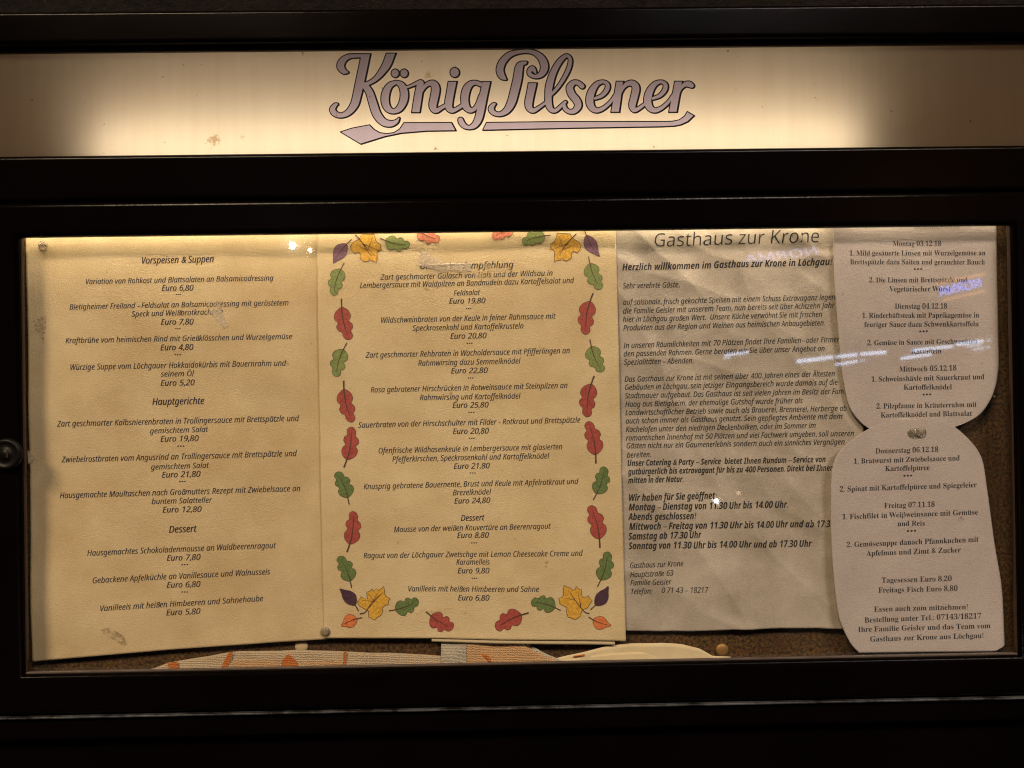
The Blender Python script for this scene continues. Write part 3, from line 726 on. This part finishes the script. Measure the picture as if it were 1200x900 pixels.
for blocks in (T1, T2, T3, T4, T5):
    for _, _, _, ls in blocks:
        for l in ls: need(l[6], l[0])
need('semi', 'NORMA')
for st in STY: need(st, 'H')
build_cache()
CAPH = {st: CACHE[(st, 'H')][0][:,1].max() for st in STY}
def printed(blocks, sh, parent, m, shear, off=.00016, cs=1.0):
    for ox, oy, sc, ls in blocks:
        for s, x0, y0, x1, y1, cap, st in ls:
            V, T, wd = layout(st, s, shear)
            X0_, Y0_, X1_, Y1_ = ox+x0/sc, oy+y0/sc, ox+x1/sc, oy+y1/sc
            k = cs*(cap/sc)/CAPH[st]
            if s == '•••' and sh in (S1, S2): k = 1.15*k
            sx_ = (X1_-X0_)/wd
            lx = V[:,0]*sx_; t = V[:,0]/wd
            ly = V[:,1]*k
            PX = X0_ + lx; PY = Y0_ + (Y1_-Y0_)*t - ly
            co = [sh.W(a, b, off) for a, b in zip(PX.tolist(), PY.tolist())]
            mm = M_faint if s.startswith('Dezember') else m
            fc = [tuple(map(int, q)) for q in T]
            dx = {'sans': .018, 'semi': .034, 'bold': .012}.get(st, 0)*k
            if dx:                                  # ink spread: the impression once more, a hair to the right and deeper
                co2 = [sh.W(a+dx, b+dx*.25, off-.00004) for a, b in zip(PX.tolist(), PY.tolist())]
                fc += [(a+len(co), b+len(co), c+len(co)) for a, b, c in fc]; co = co + co2
            mesh('text_line', co, fc, mm, parent)
printed(T1, S1, p1, M_ink1, .21, cs=1.2); printed(T2, S2, p2, M_ink1, .21, cs=1.22)
T3h = [(700,180,4,[T3[0][3][0]])]; T3r = [(700,180,4,T3[0][3][1:])]+T3[1:]
printed(T3h, S3, p3, M_ink3, .10, .0002); printed(T3r, S3, p3, M_ink3, .20, .0002, cs=1.06)
printed(T4, S4, p4, M_ink3, 0); printed(T5, S5, p5, M_ink3, 0)

# ------------------------------------------------------------------ printed autumn leaves on the second menu page
def poly_on(name, sh, pts, m, parent, off):
    tri = tessellate_polygon([[Vector((x, y, 0)) for x, y in pts]])
    co = [sh.W(x, y, off) for x, y in pts]
    return mesh(name, co, [tuple(t) for t in tri], m, parent)
def stroke_on(name, sh, pts, wd, m, parent, off, closed=False):
    v, f = [], []; n = len(pts)
    for i, (x, y) in enumerate(pts):
        a = pts[(i-1) % n] if closed or i > 0 else pts[i]; b = pts[(i+1) % n] if closed or i < n-1 else pts[i]
        dx, dy = b[0]-a[0], b[1]-a[1]; L = math.hypot(dx, dy)+1e-9
        w_ = wd[0]+(wd[1]-wd[0])*i/max(1, n-1)
        nx_, ny_ = -dy/L*w_/2, dx/L*w_/2
        v += [sh.W(x+nx_, y+ny_, off), sh.W(x-nx_, y-ny_, off)]
    for i in range(n if closed else n-1):
        j = (i+1) % n; f.append((2*i, 2*j, 2*j+1, 2*i+1))
    return mesh(name, v, f, m, parent)
OAK = [(0,0),(.10,.34),(.22,.47),(.34,.46),(.42,.34),(.48,.36),(.56,.47),(.68,.42),(.74,.27),(.80,.26),(.90,.27),(.98,.15),(1.0,0)]
def leaf(stem, tip, kind, m, width=None, bend=.06):
    sx_, sy_ = stem; tx, ty = tip; dx, dy = tx-sx_, ty-sy_; L = math.hypot(dx, dy); ux, uy = dx/L, dy/L; vx, vy = -uy, ux
    if kind == 'oak': s0, half, shape = .20, .5, OAK
    else: s0, half, shape = .22, .5, [(0,0),(.12,.30),(.35,.50),(.6,.42),(.82,.18),(1.0,0)]
    W_ = (width or L*.48)*.89
    def q(t, s): 
        b = bend*L*math.sin(t*math.pi)
        return (sx_+ux*t*L+vx*(s*W_+b), sy_+uy*t*L+vy*(s*W_+b))
    up = [q(s0+(1-s0)*a, b*1.0) for a, b in shape]; dn = [q(s0+(1-s0)*min(1, a*.97+.015), -b*.96) for a, b in shape[1:-1]][::-1]
    out = [(p_[0], p_[1]) for p_ in catmull(up+dn, 3, True)]
    lf = poly_on('printed_leaf', S2, out, m, p2, .00018)
    stroke_on('leaf_outline', S2, out, (.42,.42), M_vein, lf, .0003, True)
    stroke_on('leaf_vein', S2, [q(t, 0) for t in np.linspace(0, .86, 9)], (1.9 if kind == 'oak' and m in (M_leaf['red'],) else 1.3, .5), M_vein, lf, .00036)
RD, GR, GD, PU, PD, OR, YE, SA = (M_leaf[k] for k in ('red','green','green_shade','purple','purple_shade','orange','yellow','salmon'))
for a in [((403.5,308),(391,346),'oak',GR,21),((400.4,350),(410,398),'oak',RD,23),((406.7,402),(394,441),'oak',GR,22),((403,446),(413,494.5),'oak',RD,22),
          ((403.3,547.7),(412,500.3),'oak',RD,22),((409.4,591),(395,553),'oak',GD,22),((406.6,647),(414,599),'oak',RD,22),((412,689),(397.5,652),'oak',GD,22),
          ((420,716),(398,690),'plain',PD,17),((424,724),(399.5,734),'plain',OR,18),((455.7,716),(490,703.5),'oak',GD,22),((499,717),(531,736),'oak',RD,25),
          ((619.5,717.4),(581,736),'oak',RD,25),((657,715),(622.5,704.5),'oak',GD,22),((692,714.6),(713,687),'plain',PD,17),((689.6,723),(716,733),'plain',OR,18),
          ((684,268),(702.3,301),'plain',PU,17),((689.4,301),(703.5,339),'oak',GR,22),((694.6,344),(686,392),'oak',RD,23),((691,398),(705.5,435.5),'oak',GR,22),
          ((696,440.4),(688,488.5),'oak',RD,23),((698.3,543),(688.5,494),'oak',RD,23),((695,586),(708.5,547),'oak',GD,22),((703,642),(691.5,592.5),'oak',RD,23),
          ((700,687.5),(712.3,646.5),'oak',GD,22),((412,280.5),(390.5,308.5),'plain',PU,18),((445,279),(480,287),'oak',GR,20),((484,266),(515,281),'oak',SA,20),
          ((608,266),(577,279),'oak',SA,20),((645,276),(612,285),'oak',GR,20)]:
    leaf(*a)
def maple(pts, v0, v1, stem):
    lf = poly_on('printed_leaf', S2, pts, YE, p2, .00018)
    stroke_on('leaf_outline', S2, pts, (.6,.6), M_vein, lf, .0003, True)
    mid = ((v0[0]+v1[0])/2-1, (v0[1]+v1[1])/2-.5)
    stroke_on('leaf_vein', S2, [(q[0], q[1]) for q in catmull([v0, mid, v1, stem], 4)], (.5,1.5), M_vein, lf, .00036)
    c = v1
    cx = sum(q[0] for q in pts)/len(pts); cy = sum(q[1] for q in pts)/len(pts)
    for k in (1, 5, 10, 13):
        if k < len(pts):
            stroke_on('leaf_vein', S2, [((v0[0]+3*v1[0])/4, (v0[1]+3*v1[1])/4) if k > 8 else (cx, cy), ((pts[k][0]*.8+cx*.2), (pts[k][1]*.8+cy*.2))], (.7,.3), M_vein, lf, .00034)
zz = lambda ox, oy, s, L_: [(ox+x/s, oy+y/s) for x, y in L_]
A = zz(385,670,7.5,[(250,268),(268,250),(285,218),(310,238),(340,240),(335,180),(362,172),(380,148),(400,172),(420,150),(440,165),(462,150),(485,128),(490,165),(497,208),(520,225),(542,235),(525,262),(530,290),(495,298),(470,320),(478,350),(455,388),(430,400),(405,427),(375,408),(352,400),(350,345),(330,335),(275,305),(262,285)])
maple(A, (445,697), (428,717.5), (421.5,719.5))
B = zz(560,670,7.06,[(670,215),(695,212),(708,190),(705,150),(714,108),(735,125),(765,132),(785,152),(800,150),(815,118),(832,142),(860,150),(855,180),(865,210),(895,208),(915,198),(925,218),(947,240),(930,262),(905,300),(870,312),(855,330),(852,365),(805,397),(770,380),(745,372),(730,325),(738,295),(700,275),(678,262)])
maple(B, (668.4,695), (684.7,716.7), (690.5,719))
C = zz(380,270,12,[(365,230),(395,175),(440,150),(490,120),(520,60),(700,50),(720,130),(750,175),(800,200),(790,235),(810,285),(770,275),(740,310),(745,380),(738,462),(700,430),(660,430),(640,395),(620,430),(570,442),(505,397),(505,320),(470,305),(420,328),(392,290)])
maple(C, (435.5,300), (422,281), (416,275))
cxm = 545.6
D = [(2*cxm-x+(.2), y-.5) for x, y in C]
maple(D, (2*cxm-435.5, 299.5), (2*cxm-422, 280.5), (2*cxm-416, 274.5))

# ------------------------------------------------------------------ tape, glue and scuffs
def patch(name, sh, pts, m, label, cat, off=.0005, parent=None):
    pts = [(q[0], q[1]) for q in pts]
    o = poly_on(name, sh, pts, m, parent, off)
    if parent is None:
        md = o.modifiers.new('thickness', 'SOLIDIFY'); md.thickness = .00008
        tag(o, label, cat)
    return o
patch('tape_scrap', S1, zz(0,180,3,[(742,553),(760,545),(776,528),(782,560),(792,580),(804,604),(790,616),(775,598),(760,580)]), M_tape, 'small torn scrap of clear tape on the left menu page right of its second dish', 'tape')
patch('tape_scrap', S2, zz(370,180,3,[(368,332),(385,345),(405,352),(420,370),(445,378),(470,384),(510,380),(545,386),(548,412),(520,417),(480,414),(440,416),(405,405),(360,393)]), M_tape, 'whitish strip of torn tape over the heading of the leaf bordered menu', 'tape')
patch('glue_mark', S2, zz(370,180,3,[(548,395),(600,385),(660,378),(700,372),(695,400),(680,425),(620,436),(555,432)]), M_smear, None, None, .0004, p2)
patch('glue_mark', S1, zz(0,180,3,[(730,545),(760,522),(800,518),(800,530),(770,548),(740,566)]), M_smear, None, None, .0004, p1)
patch('scuff', S1, zz(0,180,3,[(112,590),(130,575),(160,570),(162,600),(155,640),(152,668),(144,665),(140,635),(122,625)]), M_scuff, None, None, .0004, p1)
patch('scuff', S1, zz(0,700,3,[(355,110),(385,105),(430,130),(450,160),(440,175),(405,150),(365,130)]), M_scuff, None, None, .0004, p1)
patch('scuff', S2, zz(370,640,3,[(350,235),(385,215),(480,215),(550,232),(560,240),(530,243),(470,232),(400,238),(355,245)]), M_smear, None, None, .0005, p2)
patch('scuff', S2, zz(370,640,3,[(805,55),(818,50),(816,68),(806,76)]), M_scuff, None, None, .0005, p2)
patch('scuff', S5, zz(950,560,4.092,[(702,190),(720,182),(735,195),(722,210),(706,208)]), M_scuff, None, None, .0005, p5)
patch('adhesive_blob', S1, [(32.5,528),(36,529),(39.5,534),(41.5,537),(38,541),(34,544),(33,540)], M_tape, 'crumpled bit of clear tape at the left edge of the left menu page', 'tape', .001)

# ------------------------------------------------------------------ pins
PROF = [(.0030,0),(.0034,.0004),(.0034,.0009),(.0022,.0013),(.0015,.0018),(.0013,.0036),(.0016,.0044),(.0024,.0050),(.0026,.0054),(.0022,.0058),(.0008,.0060)]
def pin(px, py, sh, label, sc=1.0, tilt=(0,0), prof=PROF, m=M_clear, group='clear pins holding the papers'):
    c = sh.W(px, py, .0001)
    r = empty('push_pin', c, label, 'pin', group)
    head = lathe('head', [(a*sc, b*sc) for a, b in prof], c, m, r, 28, tilt)
    lathe('needle', [(.0004,-.003),(.0004,.0004)], c, M_edge, r, 8)
    return r
SH = [(.0031,0),(.0034,.0003),(.0034,.0007),(.0022,.0009),(.0014,.0011),(.0013,.0016),(.0019,.0019),(.0021,.0022),(.0014,.0024)]
pin(50, 288, S1, 'clear push pin in the top left corner of the left menu page', 1.0, (.5,.2), SH)
pin(381, 741, S2, 'clear push pin at the bottom between the two parchment pages', 1.05, (.1,.2), SH)
pin(1068.5, 507.8, S5, 'clear push pin with a tilted head at the top of the lower slip', 1.0, (2.6,.5), [(.0034,0),(.0037,.0003),(.0037,.0006),(.0024,.0008),(.0014,.0010),(.0013,.0016),(.0028,.0019),(.0033,.0021),(.0028,.0024)])
SB = Sheet(.0213, lambda x, z: 0.0)
DOME = [(.0052,0),(.0052,.0005),(.0046,.0012),(.0032,.0018),(.0012,.0021)]
pin(353.5, 757, SB, 'flat beige pin head on the cork below the left menu page', .95, (0,0), DOME, M_beige, None)
pin(846, 761.5, SB, 'round brass drawing pin on the cork below the welcome letter', .95, (0,0), DOME, M_brass, None)

# ------------------------------------------------------------------ cloth and paper scraps on the floor of the case
def strip(name, top, bot, y, m, label=None, cat=None, parent=None, amp=.0006, nx=70, ny=10, seed=1.0, bulge=.0012):
    xs = np.linspace(top[0][0], top[-1][0], nx+1); v = []
    for j in range(ny+1):
        for x in xs:
            a = np.interp(x, [q[0] for q in top], [q[1] for q in top]); b = np.interp(x, [q[0] for q in bot], [q[1] for q in bot]); b = max(b, a+.3)
            t = j/ny; p = P(x, a+(b-a)*t, y)
            v.append((p[0], y-bulge*math.sin(t*math.pi*.6)+amp*noise.noise(Vector((p[0]*60, p[2]*60, seed))), p[2]))
    f = [(j*(nx+1)+i, (j+1)*(nx+1)+i, (j+1)*(nx+1)+i+1, j*(nx+1)+i+1) for j in range(ny) for i in range(nx)]
    o = mesh(name, v, f, m, parent, True)
    md = o.modifiers.new('thickness', 'SOLIDIFY'); md.thickness = .0005 if parent is None else .0001; md.offset = 1
    if label: tag(o, label, cat)
    return o
cl = strip('cloth_ribbon', [(150,788),(181,783),(197,776.5),(244,768.5),(268,764.5),(282,762.8),(362,761.3),(404,763.5),(457,764.8),(520,768.5)], [(150,800),(520,800)], .0170, M_weave,
    'woven cream and orange ribbon lying along the bottom of the case', 'ribbon', seed=3, amp=.0022)
def onstrip(pts, m, name): 
    pts2 = [(x, y) for x, y in pts]
    tri = tessellate_polygon([[Vector((x, y, 0)) for x, y in pts2]])
    mesh(name, [P(x, y, .0150) for x, y in pts2], [tuple(t) for t in tri], m, cl)
onstrip([(268,764.8),(273,763.6),(271,772),(266,783),(259,783),(264,772)], M_weave_o, 'orange_band')
onstrip([(338,766.5),(346,773),(352,784),(328,784),(331,773)], M_weave_o, 'orange_diamond')
onstrip([(403,764),(406,764),(405.5,784),(402.5,784)], M_weave_o, 'orange_band')
onstrip([(196,777.2),(208,775),(210,784),(199,785)], M_weave_o, 'orange_band')
onstrip([(275,774),(326,773),(327,784),(268,784)], M_weave_p, 'peach_band')
onstrip([(353,774),(402,775),(402,784),(353,784)], M_weave_p, 'peach_band')
cl2 = strip('cloth_piece', [(517,744),(548,746),(606,750),(622,757),(640,766),(657,773)], [(517,800),(657,800)], .0174, M_weave_w, 'white woven cloth corner with a peach folded flap below the leaf bordered menu', 'cloth', seed=9, amp=.0025)
strip('peach_flap', [(547,748),(600,751.5),(606,753),(620,759),(638,768),(650,773)], [(547,798),(650,798)], .0162, M_weave_p, parent=cl2, seed=12, amp=.0012)
strip('red_mark', [(565,766.5),(570,767),(575,771)], [(565,768),(572,776),(575,777)], .0152, M_weave_o, parent=cl2, nx=8, ny=3, amp=0, bulge=0)
cl3 = strip('paper_fold', [(640,775),(655,770.5),(690,762),(715,756.5),(740,753.8),(775,753),(800,755),(820,760),(835,768.5),(856,769.5)], [(640,800),(856,800)], .0170, M_cream,
    'curled cream paper with a rounded top lying below the welcome letter', 'paper', seed=15, amp=.0012)
strip('inner_fold', [(655,775),(680,770),(712,766),(745,764),(765,763),(776,770)], [(655,796),(776,796)], .0158, M_cream, parent=cl3, seed=18)
strip('red_mark', [(672,768.5),(685,766.5)], [(672,770.5),(685,768.5)], .0146, M_weave_o, parent=cl3, nx=6, ny=2, amp=0, bulge=0)

# ------------------------------------------------------------------ across the street: what the glass reflects
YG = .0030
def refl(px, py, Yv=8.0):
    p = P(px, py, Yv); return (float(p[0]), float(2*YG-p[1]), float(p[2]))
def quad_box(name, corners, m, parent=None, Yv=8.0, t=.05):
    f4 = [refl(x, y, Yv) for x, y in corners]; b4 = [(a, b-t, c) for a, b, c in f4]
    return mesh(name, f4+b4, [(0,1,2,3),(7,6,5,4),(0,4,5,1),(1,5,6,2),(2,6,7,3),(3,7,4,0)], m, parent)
def shop_sign(px0_, py0_, px1_, py1_, hpx, m, frame, label, shear=.25):
    c = refl((px0_+px1_)/2, (py0_+py1_)/2+hpx)
    r = empty('shop_sign', c, label, 'sign')
    V, T, wd = layout('semi', 'NORMA'); k = hpx/CAPH['semi']; t = V[:,0]/wd
    PX = px1_-(px1_-px0_)*t; PY = py1_+(py0_-py1_)*t-V[:,1]*k
    co = [refl(a, b, 7.95) for a, b in zip(PX, PY)]; n = len(co)
    mesh('lettering', co, [tuple(map(int, q)) for q in T], m, r)
    quad_box('board', [(px0_-6,py0_+4),(px1_+5,py1_+4),(px1_+8,py1_-hpx-5),(px0_-3,py0_-hpx-5)], M_black, r, 8.0)
    if frame is not None:
        quad_box('orange_strip', [(px0_-2,py0_-hpx-2.5),(px1_+4,py1_-hpx-2.5),(px1_+4,py1_-hpx-6),(px0_-2,py0_-hpx-6)], frame, r, 7.94, .02)
        quad_box('orange_strip', [(px0_+6,py0_+6),(px1_+4,py1_+6),(px1_+4,py1_+3),(px0_+6,py0_+3)], frame, r, 7.94, .02)
    return r
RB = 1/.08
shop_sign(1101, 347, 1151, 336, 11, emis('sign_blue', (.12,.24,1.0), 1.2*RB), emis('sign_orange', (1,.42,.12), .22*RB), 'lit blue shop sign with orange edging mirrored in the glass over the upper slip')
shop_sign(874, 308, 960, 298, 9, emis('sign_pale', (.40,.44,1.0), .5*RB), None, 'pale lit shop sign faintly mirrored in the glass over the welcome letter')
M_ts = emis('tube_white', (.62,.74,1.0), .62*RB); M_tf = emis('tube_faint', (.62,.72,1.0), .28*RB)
def tubes(label, items):  # doubled reflections of the strips are built as extra tubes
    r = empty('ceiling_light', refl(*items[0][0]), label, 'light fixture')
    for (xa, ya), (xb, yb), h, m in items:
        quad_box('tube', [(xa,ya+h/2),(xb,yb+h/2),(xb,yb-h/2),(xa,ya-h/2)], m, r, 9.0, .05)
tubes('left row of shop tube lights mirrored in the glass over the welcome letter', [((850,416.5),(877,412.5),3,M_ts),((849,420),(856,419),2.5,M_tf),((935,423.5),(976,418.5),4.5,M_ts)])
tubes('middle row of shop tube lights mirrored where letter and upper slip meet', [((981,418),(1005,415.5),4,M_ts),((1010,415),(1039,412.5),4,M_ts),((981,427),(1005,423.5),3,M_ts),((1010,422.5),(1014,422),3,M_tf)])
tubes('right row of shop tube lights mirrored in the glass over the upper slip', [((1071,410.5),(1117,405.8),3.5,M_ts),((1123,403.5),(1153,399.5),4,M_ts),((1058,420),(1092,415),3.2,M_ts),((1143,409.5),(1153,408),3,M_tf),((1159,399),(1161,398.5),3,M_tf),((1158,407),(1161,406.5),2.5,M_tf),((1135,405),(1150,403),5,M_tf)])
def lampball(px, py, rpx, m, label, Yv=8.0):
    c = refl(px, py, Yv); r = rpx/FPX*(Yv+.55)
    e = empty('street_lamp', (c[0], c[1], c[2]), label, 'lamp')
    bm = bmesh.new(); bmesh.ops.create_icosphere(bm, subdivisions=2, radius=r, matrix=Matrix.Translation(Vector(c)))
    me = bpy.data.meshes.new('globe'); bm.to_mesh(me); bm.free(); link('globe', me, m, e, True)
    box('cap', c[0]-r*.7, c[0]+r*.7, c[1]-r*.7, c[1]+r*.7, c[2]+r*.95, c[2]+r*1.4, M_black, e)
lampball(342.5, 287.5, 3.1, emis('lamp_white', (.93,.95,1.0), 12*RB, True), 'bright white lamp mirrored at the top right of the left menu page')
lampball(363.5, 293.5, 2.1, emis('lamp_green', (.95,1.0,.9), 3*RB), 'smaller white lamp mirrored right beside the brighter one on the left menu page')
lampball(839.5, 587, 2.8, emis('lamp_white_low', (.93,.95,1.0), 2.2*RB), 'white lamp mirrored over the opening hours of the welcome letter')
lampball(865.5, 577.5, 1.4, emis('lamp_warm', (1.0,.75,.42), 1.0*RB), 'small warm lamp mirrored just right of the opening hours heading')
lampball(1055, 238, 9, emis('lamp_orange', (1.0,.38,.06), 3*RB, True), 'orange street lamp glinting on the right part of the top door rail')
print('objects', len(bpy.data.objects))
